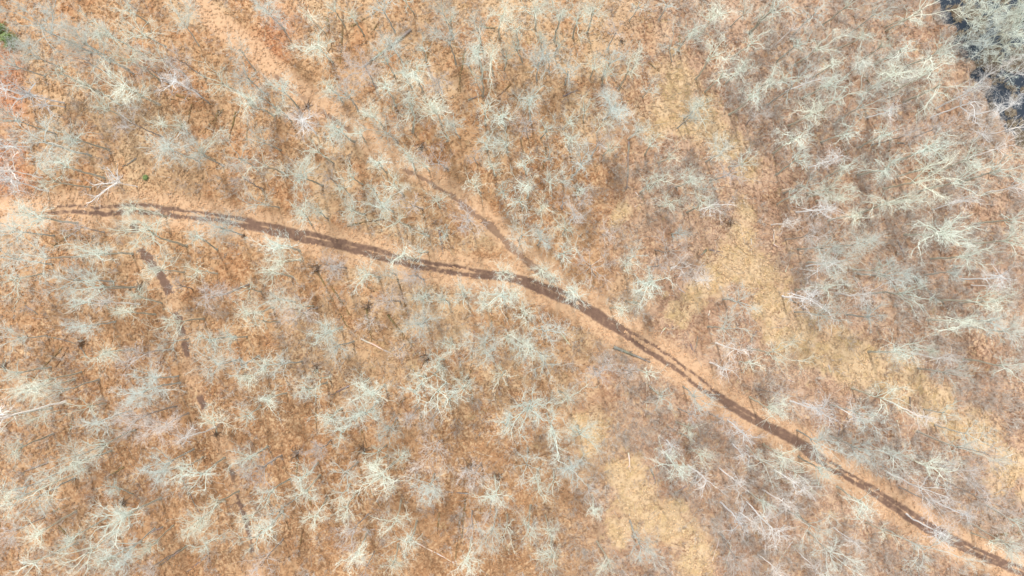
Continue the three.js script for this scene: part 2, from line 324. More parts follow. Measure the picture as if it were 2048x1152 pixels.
function growTree(kind, B, F, tips, H, dens, rng, bold) {
  const K = KINDS[kind], root = new THREE.Group(); root.position.set(...B);
  const rel = p => [p[0] - B[0], p[1] - B[1], p[2] - B[2]];
  const tint = 0.78 + 0.3 * rng(), warm = (rng() - 0.5) * 0.08;
  const T = c => [c[0] * tint * (1 + warm), c[1] * tint, c[2] * tint * (1 - warm)];
  const patch = (a, b) => () => T(mixc(a, b, rng() ** 1.5 * 0.9));
  const F0 = rel(F), girth = (0.05 + 0.0065 * H) * (kind === 'W' ? 0.8 : kind === 'L' ? 1.0 : 0.9);
  const trunkPts = crook([0, -0.25, 0], F0, 8, 0.02, 0, rng);
  const tr = new Stems(), tc = patch(K.trunk, mixc(K.trunk, K.under, 0.6));
  tr.tube(trunkPts, t => girth * (t < 0.06 ? 1.5 : 1 - 0.45 * t), 7, tc);
  tr.mesh('trunk', bark, root);
  const tw = new Stems();
  const twigs = (pts, L, n, r) => {            // twigs with finer twigs
    for (let k = 0; k < n; k++) {
      const [p, d] = along(pts, 0.15 + 0.85 * rng()), dir = off(d, 0.45 + 0.6 * rng(), 0.18, rng), l = L * (0.5 + 0.7 * rng()), e = [p[0] + dir.x * l, p[1] + dir.y * l, p[2] + dir.z * l], c = T(mixc(K.twig, K.crust, rng() * 0.6));
      const m = [lerp(p[0], e[0], 0.5) + (rng() - 0.5) * l * 0.2, lerp(p[1], e[1], 0.5) + (rng() - 0.3) * l * 0.15, lerp(p[2], e[2], 0.5) + (rng() - 0.5) * l * 0.2];
      tw.tube([p, m, e], t => r * (1 - 0.8 * t), 3, () => c);
      const nf = Math.round(K.nf * dens * (0.6 + 0.8 * rng()));
      for (let f = 0; f < nf; f++) {
        const [q, g] = along([p, m, e], 0.2 + 0.8 * rng()), h = off(g, 0.4 + 0.6 * rng(), 0.15, rng), s = l * (0.35 + 0.45 * rng());
        tw.spike(q, [q[0] + h.x * s, q[1] + h.y * s, q[2] + h.z * s], r * 0.75, c);
      }
    }
  };
  for (const tip of tips) {
    const st = along(trunkPts, 0.72 + 0.28 * rng())[0], e = rel(tip), L = Math.hypot(e[0] - st[0], e[1] - st[1], e[2] - st[2]);
    const pts = crook(st, e, 6, K.bend, kind === 'W' ? 0.04 : 0.1, rng), lb = new Stems(), cc = patch(K.crust, K.under), r0 = K.limb * (0.75 + 0.12 * Math.min(L, 5)) * bold;
    lb.tube(pts, t => r0 * (1 - 0.68 * t), 4, cc);
    const nb = Math.max(3, Math.round(K.nb * (0.5 + 0.14 * L) * dens));
    for (let b = 0; b < nb; b++) {
      const [p, d] = along(pts, 0.25 + 0.75 * rng()), dir = off(d, 0.5 + 0.6 * rng(), 0.2, rng), l = Math.min(1.7, Math.max(0.45, L * (0.22 + 0.26 * rng()))), q = [p[0] + dir.x * l, p[1] + dir.y * l, p[2] + dir.z * l];
      const bp = crook(p, q, 3, K.bend * 1.3, 0.05, rng);
      lb.tube(bp, t => r0 * 0.42 * (1 - 0.7 * t), 3, cc);
      twigs(bp, l * 0.72, Math.round(K.nt * dens * (0.7 + 0.6 * rng())), 0.0096);
    }
    twigs(pts, Math.min(1.1, L * 0.32), Math.round(K.nt * dens), 0.0096);
    lb.mesh('limb', bark, root);
  }
  const cr = tw.mesh('crown', bark, root); cr.userData.kind = 'stuff';
  return root;
}
// crowns read off the photograph: kind, crown centre x y, spread, in units of a third of a pixel from the tile's corner; b = where its trunk meets the ground, t = limb tips
const TILES = { A: [0, 0], B: [512, 0], C: [1024, 0], D: [1536, 0], E: [0, 384], F: [512, 384], G: [1024, 384], H: [1536, 384], I: [0, 768], J: [512, 768], K: [1024, 768], M: [1536, 768] };
const TREES = `
@A
G 240 140 200 t 20 40 60 150 190 310 350 320 460 180 330 20 130 20 | very broad grey bare tree beside the bright green evergreen shrub
L 840 200 150 b 990 275 t 730 115 770 95 885 100 680 150 720 240 950 190
L 640 190 120 t 510 95 545 190 600 260 690 250 730 300 560 140
L 780 350 90 t 680 310 690 380 740 390 830 300 880 380
G 960 340 90
P 1075 360 70
G 1110 130 115 b 1190 275 t 1030 30 1060 70 1140 10 1190 20 1040 190 1170 110 1080 150
L 740 530 130 t 610 420 640 400 590 470 745 430 700 500 650 590 755 620 720 600
L 840 560 95 b 935 615 t 900 510 860 500 800 600 790 560 840 610
P 500 370 60
L 350 430 70 t 270 405 300 440 350 470 390 430
L 490 500 70 t 420 480 440 520 560 540 580 500 480 470
W 1040 480 90 t 960 470 980 540 1000 430 1050 420 1090 490 1060 540 1020 500
P 1140 530 70
G 60 390 120 b 270 455
W 160 560 140 b 390 615 t 90 505 110 560 100 600 | white birch with three long bare stems leaning over reddish ground
W 270 632 80 b 392 642 t 230 625 200 640
W 20 530 60
G 80 730 70
P 790 740 90
L 960 740 60 t 950 690 920 720 980 770
L 1080 750 60 b 1130 800
G 1010 880 120 t 920 880 960 950 1000 800 1050 960 1130 850 1060 820
L 1190 910 100 b 1290 960 t 1100 940 1290 850 1340 770 1250 880
G 1215 925 70
L 1330 500 85
G 1490 470 75
L 1500 620 100 t 1420 570 1440 640 1490 590 1530 580
G 1430 300 75
G 1430 950 110
P 1460 1060 80
G 260 850 150
L 420 830 80 t 500 830 350 790 400 850
L 370 980 100 t 270 960 300 1010 440 990 350 940 400 1010
W 20 875 120 b 185 882 t -40 868 -30 880
W 60 1020 150 b 255 1065 t -30 1002 -20 1020
W 60 1075 160 b 290 1145 t -40 1040 -30 1072 20 1060
W 700 1085 110 b 822 1120 t 640 1010 700 1030 640 1060 560 1110 520 1215 600 1160 | bright white leaning birch near the bend where the track enters
G 480 250 90
G 570 290 100
L 330 1080 80
G 620 340 80
P 850 400 80
L 640 640 60
G 180 330 70
L 760 60 60
@B
G 60 50 110 t 10 20 40 100 110 60 200 120 80 10
L 330 100 50 t 280 105 310 130 360 115 340 85
L 470 60 40
L 570 95 50 t 530 80 600 70 590 130 550 130
G 760 60 75
L 360 270 115 t 215 275 280 330 260 300 310 230 380 195 440 240 400 260 415 330 380 330
P 630 400 135 t 520 330 540 480 520 520 610 520 680 480 720 420 700 340 620 320
G 820 260 90 t 750 220 730 260 780 300 860 330 850 230
L 780 360 55
L 1010 300 40
L 950 420 110 t 870 440 900 500 960 370 1000 400 1030 440 990 500 940 490
L 880 430 60
G 1120 70 65
L 1170 120 45
G 1150 240 75
G 1330 170 70
L 1335 290 95 t 1300 370 1360 350 1400 340 1320 230 1310 300 1330 380
L 1410 340 80 t 1410 250 1450 310 1400 430 1370 300 1420 530
L 1470 90 95 t 1380 100 1400 70 1450 160 1500 60 1530 110
L 1350 460 65
L 1500 340 50
L 440 520 70 t 390 490 410 540 450 550 490 500 470 530
G 560 575 75
L 770 510 70 t 720 500 740 490 760 560 820 520 790 490
P 1100 490 60
P 1090 550 50
L 160 530 100 t 80 490 100 540 150 590 200 500 250 580 140 480
G 20 590 65
L 140 650 60 t 100 640 120 690 150 680 180 640
W 260 700 90 t 190 710 240 750 280 770 300 790 350 740 330 690 230 670
G 50 840 65
L 490 780 80 t 430 740 420 830 460 810 490 720 530 760 530 820 500 850
L 690 690 80 t 620 660 640 680 690 640 720 680 730 730
G 780 800 95 | dense round grey tree standing on the pale diagonal leaf trail
L 1060 640 105 t 970 690 990 650 1000 580 1050 600 1100 590 1110 640 1150 720 1190 680 1080 720
L 930 620 100 b 938 795 t 935 555 890 690 950 730 900 740
L 620 800 60
L 1370 680 70
L 1470 700 80 t 1420 680 1530 720 1490 740 1450 720 1480 660
L 370 910 75
L 50 990 65
L 270 1050 120 t 170 1060 200 1010 240 1110 280 1130 270 990 320 960 330 1040 220 1090
L 730 970 70 t 680 960 700 1000 740 920 790 970 730 1010 770 1000
L 915 950 70 t 870 900 950 1010 920 930
P 1090 960 75 b 1150 1015
L 1015 1000 40
L 1370 850 75 t 1310 850 1350 820 1400 880 1390 900 1430 780
L 1490 860 95 t 1440 940 1450 820 1500 780 1530 850 1490 920
P 1310 950 50
L 1410 990 60 t 1380 960 1435 1050 1400 1000
P 440 1070 55
L 580 1060 55
L 520 1130 40
L 830 1110 65
L 1320 1110 60
L 1480 1140 45
G 1180 750 65
L 1140 810 45
L 700 1130 50
P 140 150 50
L 900 0 60
@C
L 140 60 120 t 30 70 80 50 150 110 190 30 130 10
L 290 80 105 t 240 20 280 120 330 60 360 20 300 60
L 400 110 90 t 350 90 420 220 400 130 430 60
L 480 50 80 t 520 100 550 20 440 70
L 170 220 60 t 150 270 140 200 200 250 170 190
L 20 180 55
L 20 290 60 b 65 370
G 160 380 65
G 335 430 80
L 290 270 50
G 220 340 50
L 500 400 60
G 590 370 80
L 560 450 50
L 700 430 65
L 750 370 60
G 760 40 55
G 930 30 55
L 1220 80 90 t 1150 90 1180 60 1220 130 1300 80 1270 110 1210 40
L 1100 180 80 t 1040 170 1060 240 1110 220 1160 200 1150 150
G 940 270 75 b 965 370
L 1200 340 70
L 1270 430 80 t 1200 470 1240 430 1310 470 1350 450
L 1390 390 70 t 1360 410 1410 350 1390 430
L 1450 570 70 t 1390 545 1430 600 1490 560 1460 610
G 1390 70 55
L 1520 90 55
L 1430 260 50
L 110 600 110 t 40 580 100 660 150 540 190 530 150 630 80 610
L 350 720 55 t 330 730 400 690 350 750 370 680
L 435 650 40
G 620 630 110 t 530 570 590 650 610 690 660 660 710 660 640 720 690 720 560 600
L 540 750 60
P 520 850 80
L 590 890 40
G 815 540 50
L 1130 640 85 t 1160 760 1190 600 1110 600 1060 640 1180 650
G 1070 700 60
L 205 780 50
L 355 835 60 t 310 840 330 820 400 850 400 800
L 70 1000 45
P 90 770 55
G 410 980 75
G 220 940 60
L 840 860 50 b 800 930
L 950 950 50
G 760 790 60
G 1250 910 85 t 1190 970 1300 900 1220 860 1260 970
L 1390 980 60
P 1300 1040 80
L 1070 1080 75 t 1030 1050 1060 1090 1100 1100 1050 1010 1180 1110
L 890 1080 45
L 820 1110 50
L 230 1090 45
G 310 1080 55
L 100 1110 100 t 20 1060 150 1060 60 1130 120 1130
L 400 1140 35
P 620 200 60
P 1480 680 60
G 1150 1130 50
@D
L 40 60 80
G 280 80 85
L 480 40 65
L 930 50 130
L 840 110 75 b 700 160
W 145 175 45
L 170 280 60
L 310 280 65
L 565 215 60 t 510 220 560 250 620 225 590 200 540 210
L 675 280 35
L 820 290 90 t 770 340 730 360 870 250 830 320
L 390 380 70 t 330 410 440 365 380 410 350 380
L 30 450 90 t 0 560 60 400 0 500
G 140 510 100
L 100 480 60
W 230 490 40
G 570 390 80 t 540 345 610 360 570 420
L 380 510 90 t 310 540 330 480 460 460 480 560 370 460 340 550
L 770 440 90 t 680 450 710 440 770 490 830 440 780 390 740 480
L 980 420 120 t 880 450 920 470 1100 370 1000 390 960 380 1040 330
L 1040 510 150 t 910 560 930 650 880 690 1080 430 1200 510
L 270 660 100 t 160 665 190 690 290 710 260 620 330 640
L 400 600 70
G 580 630 100
W 750 655 60 t 700 680 780 620 740 690
L 480 790 80 t 430 830 500 810 540 790 520 740
L 170 830 90 t 90 870 110 790 200 870 270 760 240 800
W 410 940 75 t 350 930 460 930 380 980 300 1020
L 170 960 65
L 460 1000 45
L 710 800 80 t 630 790 740 830 680 820
P 830 810 90 t 990 750 900 790 850 760
L 980 880 110 t 850 910 920 930 1080 810 1060 880 1030 920 1000 850 980 820
L 730 1010 120 t 570 1020 640 1060 730 930 690 1050 780 980 650 960
L 960 1000 80
L 920 1090 120
G 250 1110 90
L 380 1130 90
W 1250 530 110 t 1180 560 1320 460 1370 400 1200 520
W 1220 620 100 t 1280 720 1240 740 1150 540 1200 570
W 1440 380 75 b 1330 445 t 1480 330 1500 350 1420 340 1460 370
W 1385 640 50 t 1350 610 1390 690
W 1470 630 90 b 1340 715 t 1520 580 1500 620 1460 600 1530 560
W 1290 810 90 b 1220 860 t 1310 760 1300 850 1330 790 1340 830
W 1480 770 60
W 1385 890 60
L 1210 960 100
L 1390 1020 110
L 1150 1090 105
W 1480 1130 60
L 1370 70 90 b 1250 170
L 1230 30 85 b 1130 110
L 1480 60 80 b 1350 160
L 1420 180 60 b 1290 240
G 1200 260 65
L 1060 300 85
L 1480 250 60 b 1370 320
L 1300 120 75 b 1200 190
G 1400 120 80 b 1300 200
L 1450 10 90 b 1330 90
L 1530 110 80 b 1420 190
L 1530 190 70 b 1430 260
G 1510 300 70 b 1410 370
L 1320 -20 90 b 1220 70
W 1530 420 70 b 1430 480
L 1240 160 70 b 1150 225
L 1360 260 80 b 1270 320
G 1280 310 75 b 1200 360
L 1500 160 90 b 1390 235
L 1400 340 60 b 1310 390
G 1450 440 70 b 1360 490
L 1540 40 80 b 1420 130
L 1180 100 70 b 1090 160
L 1560 330 70 b 1450 395
G 650 80 70
P 1000 760 60
@E
L 200 150 170 t 60 130 270 110 120 60 330 140 180 200 90 200 240 190
L 790 100 90 t 730 100 760 130 800 60 840 100 780 140 | crooked pale bare tree leaning out over the dark dirt track's bend
L 890 220 185 b 1120 325 t 700 240 760 300 820 330 1000 160 930 290 780 170 720 200 860 190 960 330 | broadest pale tan tree, its thick grey trunk visible, below the track bend
L 560 370 130 t 400 310 440 330 480 400 680 390 640 340 560 350 600 400
G 1330 220 120 b 1465 262 t 1230 150 1280 270 1400 180 1390 240 1340 160
L 1160 270 80 b 1300 345 t 1130 280 1190 210 1160 200 1150 310 1210 260
G 70 240 100
G 260 390 140
G 80 400 100
L 70 530 90 b 260 485 t 0 500 0 550 60 640 90 670 100 570 30 490
L 970 470 120 b 1105 480 t 840 480 880 440 920 520 990 400 1040 430 1000 490 870 490
L 1180 470 60 t 1130 440 1220 490
G 560 560 130
G 440 530 100
L 620 560 100
L 830 620 110 b 970 670 t 720 630 780 600 840 570 890 640 930 590 800 640
W 620 660 70
L 500 660 50
L 750 720 110 b 930 735 t 640 690 690 740 730 690 660 720
P 1270 630 110 b 1490 555 t 1210 680 1240 600 1380 590 1220 640
L 1480 580 60
L 1490 730 90 t 1460 650 1450 700 1470 780 1510 810 1530 690
L 1250 890 75 t 1210 870 1240 930 1300 940 1290 870 1270 850 1360 915
G 500 810 110 t 400 820 550 850 470 850 590 790
G 100 870 110 b 285 865
L 620 970 110 t 530 1000 650 1020 700 950 600 940 720 1000
P 860 970 85
L 1060 790 80
G 1290 1030 110 t 1210 990 1390 990 1330 1010 1250 1100
L 1480 1110 90 t 1420 1120 1450 1090 1520 1080
G 1440 1040 70
G 900 1110 130 b 1070 1105 t 780 1110 830 1130 940 1130 860 1090
L 90 1080 55
L 280 1130 65
L 1400 880 55
G 1040 890 70 b 1130 880
P 480 220 50
P 1080 560 40
@F
L 270 110 115 b 335 200 t 200 50 290 30 320 70 260 170 310 180 230 80
G 30 60 65
L 580 110 105 t 520 60 550 20 540 150 600 160 660 150
L 750 80 120 t 680 0 850 0 800 60 760 130 640 60 730 30
L 860 180 65
L 380 120 40
L 1085 50 60
P 930 80 75
L 1000 245 55
P 1270 150 100 t 1180 140 1230 70 1290 160 1330 220 1250 200
L 1130 260 50
L 880 370 80 t 810 420 930 350 850 390 | bright yellowish bare tree reaching across the dark dirt track
L 980 360 45
L 120 310 115 b 260 355 t 20 320 60 290 130 280 200 340 110 340
L 140 410 100 t 50 390 160 370 250 410 170 470
L 80 490 80 t 10 500 60 570 140 500 100 480
P 450 450 80 t 470 530 400 410 500 410
L 650 500 85 t 610 440 620 560 590 610 700 410 710 500 680 530
G 820 490 45
P 950 500 80 t 900 500 970 450 930 530
P 800 660 105 t 720 660 780 700 850 640 860 710 810 590
L 1010 630 70 t 950 650 990 590 1060 660 1000 670 970 630
G 970 790 110 t 860 840 930 760 1010 850 1060 760 900 800 960 870 | dense round grey-green tree beside the long pale fallen log
L 1250 610 80 t 1180 620 1230 550 1260 670 1290 610 1200 650
L 1480 620 110 t 1350 600 1390 630 1480 540 1530 590 1470 710 1520 680 1440 650 1380 690
L 1370 670 50
L 1130 650 45
G 120 640 110 t 20 680 80 620 180 660 210 640 140 690
P 270 720 100
L 40 770 55
L 420 850 110 t 310 850 340 910 400 800 480 800 440 830 380 870 430 930
G 490 930 70
G 1370 890 100
G 1390 970 75
L 1490 490 70
L 1170 910 50
L 1090 1020 75 t 1070 970 1130 960 1060 1050 1100 1060
L 40 1050 65 t 10 1090 60 1080 70 990 20 1020
G 150 1035 80 b 275 1015
L 1080 1110 90
L 1000 1110 60
L 390 1120 80 b 445 1105
L 1250 1130 45
L 1480 1110 65
L 640 1140 60
L 1510 870 45
P 860 950 50
L 270 690 45
P 690 780 50
@G
L 50 60 65
L 180 90 60 t 200 20 165 150 190 100
W 375 130 80 t 350 70 400 190 380 110 410 150
P 300 50 50
P 430 40 55
L 320 220 90 t 290 130 330 290 360 220
G 60 260 100
G 180 280 90 t 160 240 220 350 200 300
L 320 370 65
P 470 440 120 b 500 500
L 190 480 80 t 120 500 230 450 170 520
L 250 520 60 t 220 570 260 470 290 520
L 370 600 75 t 320 600 400 630 390 560 350 620
L 830 560 110 t 715 575 750 600 830 490 890 590 840 640 940 530 790 620 750 530 860 540 870 560 | bright star-shaped pale bare tree standing alone past the track's bend
L 650 710 70 t 610 680 660 760 700 720 640 670
L 750 655 40
P 950 350 90
L 690 430 50
P 880 440 60
W 990 440 50
P 1040 490 50
G 740 380 60
W 1150 530 60 t 1090 520 1200 520
L 950 60 70 t 910 60 970 90 990 40
L 1140 60 80 t 1110 40 1100 100 1180 40 1210 100
W 1190 95 60
G 1350 660 90
G 1290 820 100
W 1370 950 80 t 1320 900 1440 935 1290 990 1390 970
L 1430 1030 60
W 1290 1070 70 t 1230 1030 1350 1100
L 80 725 65
G 210 840 90
L 110 940 110 t 20 860 190 1020 100 970 60 900
G 190 1030 100
G 60 930 80
P 520 1080 85 t 430 1150 480 1080 600 1060
P 710 1080 55
L 820 1080 55
L 20 610 40
P 570 260 45
G 1000 250 50
P 1130 470 50
@H
L 160 20 55
L 420 30 55
L 340 10 60
L 780 60 140 t 600 75 650 100 640 30 720 110 830 100 930 40 970 60 880 20
L 535 150 70 t 500 170 560 120 510 100 530 190
W 350 100 80 t 220 105 410 95
W 140 185 60 t 80 205 190 160
G 590 300 100 t 510 340 620 280 650 290 600 330
G 330 340 100
G 380 420 105
W 370 430 80 t 270 455 440 420
L 1090 230 170 t 900 170 950 210 920 350 1000 240 1130 150 1110 180 1280 210 1200 290 1140 320 1050 260 | very broad pale bare tree with outstretched crooked limbs in brushy litter
W 1200 50 90 t 1080 70 1300 70 1250 20
L 1200 400 130 b 980 400 t 1350 330 1210 470 1120 430 1300 440 1260 360
L 1450 290 95
L 1480 160 90
W 1400 510 80 t 1290 530 1450 490
W 1370 565 50
L 1380 660 95 t 1320 680 1480 600 1420 640 1380 710
L 1260 630 70
L 1190 790 140 b 960 770 t 1030 840 1090 810 1330 830 1250 740 1060 740
L 820 610 90
L 650 470 60
W 600 620 100 t 500 630 705 550 640 600
L 350 570 100 t 240 585 500 565 420 575
W 260 640 110 t 110 615 220 700 290 650 370 720 180 640
L 830 980 110 t 740 910 780 990 920 860 900 940 840 1010 760 960
W 1080 1000 65 t 990 990 1120 1015 1090 980
L 40 950 80
G 1060 1090 70
L 990 960 40 t 980 925 1005 980
G 720 500 85
G 630 740 90
L 1430 1060 70
G 320 730 80
G 1100 480 60
P 240 250 70
G 1330 780 80
G 1440 830 80
@I
W -40 195 120 b 390 103 t -80 190 -60 215 | thick grey-white trunk leaning far out, its foot on orange leaves
L 150 30 140 t 20 40 60 60 160 70 250 20 210 60
G 370 40 100
G 860 60 145 t 700 60 780 120 900 120 1010 40 850 10
L 230 200 90 b 360 160 t 160 240 280 175 220 260
L 60 200 110
L 540 130 90 b 640 120
P 940 250 190 t 700 200 780 200 850 280 960 290 1000 240 1070 200 870 320
W 1110 320 90 t 1060 350 1180 285 1090 300 1150 340
L 1290 200 110 b 1300 300 t 1210 250 1230 150 1300 260 1390 220 1340 180 1260 120 1220 180
G 600 240 100 t 490 260 700 170 640 260
G 450 430 110
L 440 480 110 t 400 500 480 530 500 470
L 90 400 90 t 60 380 90 470 80 430
L 300 620 110
G 220 690 130
L 20 700 100 t 0 620 40 800 20 720 60 640
L 690 620 105 b 800 665 t 600 600 650 650 700 590
L 720 800 150 t 560 790 620 720 700 760 560 880 590 980 720 990 850 770 830 720 650 850 760 760 | large star-shaped pale bare tree with thick forking limbs on orange leaves
L 210 920 100 t 180 830 250 980 230 930 170 900
L 430 930 70 t 380 970 470 900 340 970
L 1180 840 130 t 1080 880 1100 890 1250 790 1200 780 1160 900 1240 890
L 1220 960 120 b 1245 1030 t 1130 970 1160 1000 1250 1000 1370 870 1300 910 1220 920
L 510 1020 115
G 780 980 90
L 640 1070 90 t 560 1080 600 1100 710 1050 700 1080
L 920 960 60
P 900 1120 80
L 200 1090 75
G 980 480 90
L 1110 500 60
L 1200 540 90
L 1480 450 100 t 1410 400 1380 500 1530 460
L 1490 190 60
L 1300 720 65
L 1510 790 60
L 1510 920 60
L 620 370 65
G 960 540 60
G 130 620 70
P 80 880 80
P 850 200 70
@J
L 310 20 80 t 260 50 350 30 400 60
L 60 90 90 t 100 50 80 130 110 140 20 100
L 690 70 140 t 570 10 650 0 745 10 790 110 740 60 700 90
L 650 180 130 t 520 200 540 170 590 220 700 140 760 180 730 220 640 150
L 435 200 70 t 390 165 480 155 410 230 460 240 430 260
L 505 300 80 t 525 235 480 380 530 340 490 340
G 795 270 80 t 800 360 700 310 760 320
P 920 200 60 t 890 240 960 190
L 940 50 90 t 880 30 920 10 1000 80 960 60
L 1095 50 80
L 1165 95 50
L 1240 20 60
P 1060 210 60
L 1500 240 90 t 1440 195 1530 210 1470 310 1520 280
P 385 380 75
P 1070 410 100
L 720 410 60
L 710 490 70 t 745 525 650 460 700 470
L 885 425 80 b 790 510 t 910 400 880 430
L 295 550 70 t 235 570 270 480 350 530 300 500 260 580
G 530 540 85
L 510 680 60
L 740 570 120 t 630 575 660 620 620 640 760 640 860 560 790 560 720 540
P 1310 540 85
G 1050 620 110 t 930 570 960 620 1110 550 1060 700 1030 660 1000 690
L 1430 670 110 t 1320 680 1360 700 1450 580 1530 670 1480 720 1390 660
P 1400 780 85
P 1300 850 65
G 1410 880 75
L 100 660 75
L 290 650 80 t 230 680 350 630 300 700 250 620
L 350 800 90 t 290 790 400 730 340 850 420 800
L 540 750 80
L 30 880 100 t 0 850 90 860 40 920 80 910
G 140 770 65
P 590 870 75
L 820 840 90 t 700 800 750 860 870 830 920 790
L 920 940 100 t 890 1030 850 930 920 890 960 980
L 590 1010 110 t 640 960 500 1070 560 1060 650 1020
L 810 1090 90 t 770 1080 880 1100 830 1060
L 1275 1060 110 t 1210 1130 1240 1070 1300 960 1330 1080 1290 1140 1265 1040
L 1510 860 60
P 660 1090 60
P 40 500 90
P 60 1050 80
@K
L 110 150 150 t 0 200 50 120 130 40 160 90 0 280 60 320 190 230 100 160 240 120 | large pale bare tree with long sweeping limb across orange leaves
L 330 90 90 t 460 0 240 130 380 50
L 250 260 110 t 260 170 220 300 270 460 300 460 240 260
L 410 300 100 t 330 240 490 240 510 330 490 375 350 290 370 260
G 100 490 85
G 360 520 110 t 440 420 300 520 450 610 360 600 400 460
L 160 600 80 t 140 560 210 700 170 660
L 490 760 50 t 460 750 540 790 480 730
L 100 870 85 t 60 840 80 920 150 940 120 880
L 230 880 60 t 290 850 240 915 160 860
L 240 1040 110 t 190 990 150 1060 270 970 230 1130 250 1100
L 900 70 60
G 1100 80 80
P 1260 220 60
L 1050 270 45
W 960 375 60 t 920 345 1000 370 960 390
L 980 500 110 t 895 395 890 480 950 570 1050 500 1010 470 1070 550
W 1170 590 80 t 1120 540 1255 645 1110 620 1160 570
L 1145 430 50
W 1395 430 60 t 1350 370 1400 440
W 1400 310 80 t 1310 255 1480 315 1400 320
W 1370 610 70 t 1310 540 1420 650
W 1380 840 90 t 1410 740 1320 890 1400 800
W 1460 840 60 t 1430 770 1490 900
W 1510 810 60
L 570 1080 75 t 510 1070 510 1140 590 1050 580 1110
G 780 980 100
P 1350 1040 100
L 1510 720 55
G 1510 470 100
P 470 650 60
P 1080 180 60
L 250 600 40
@M
L 40 160 90 t 20 130 100 210 60 110
W 320 170 110 t 200 105 240 140 400 200 380 230 340 140 300 190
G 540 180 80
W 520 200 60 t 470 110 600 210
L 690 90 110
W 940 190 70 t 860 170 1000 200
G 300 360 110 | dense grey-green round tree overhanging the dark dirt track
L 335 520 80 t 345 480 310 600 390 530 330 560
G 560 390 90
G 760 440 100
L 100 430 90
W 190 610 80 t 100 550 240 660 180 670 250 620
L 180 540 60
W 120 730 70 t 50 670 150 770
L 950 480 100
G 1130 380 145
P 1100 520 110
W 940 630 80
P 1000 720 105
L 580 740 110 t 480 700 640 770 540 760
W 30 870 120 t 0 800 100 860 60 1000 70 930 0 920
G 250 860 120
W 515 950 60 t 460 930 560 980 510 920
L 700 890 50
W 1045 910 75 t 1040 850 1050 990 1100 920
G 940 1000 150
P 1310 690 100
G 380 1020 110
W 280 1110 60 t 220 1090 320 1140
W 60 1120 40 t 75 1090 50 1145
W 1190 785 50 t 1140 760 1230 800
L 1370 960 60
G 1440 970 80
P 1320 430 70
G 1200 300 80
L 1500 830 60
P 820 560 60
P 60 60 90
L 1060 170 60
`;
function zoneOf(u, v) {
  const Z = zones(u, v, true), below = Z.dm > 0;
  if (pondDist(u, v) > -60) return ['beside the dark pond', 'pond'];
  if (Math.abs(Z.dm) < 52) return ['by the dark dirt track', 'track'];
  if (Math.abs(Z.dd) < 40) return ['by the diagonal leaf trail', 'diagonal trail'];
  if (Math.abs(Z.ds) < 36) return ['by the broken side path', 'side path'];
  if (Z.grass > 0.35) return ['in the straw grass', 'grass strip'];
  if (!below) {
    if (Z.dd > 0 && Z.dd < 1000) return ['between track and diagonal trail', 'wedge between trails'];
    return u < 1230 ? ['between diagonal trail and grass', 'orange litter'] : ['in grey brushy litter', 'brushy litter'];
  }
  return u < 1150 ? ['in the side path woods', 'side path woods'] : ['between track and lower grass', 'thin litter'];
}
const made = [];
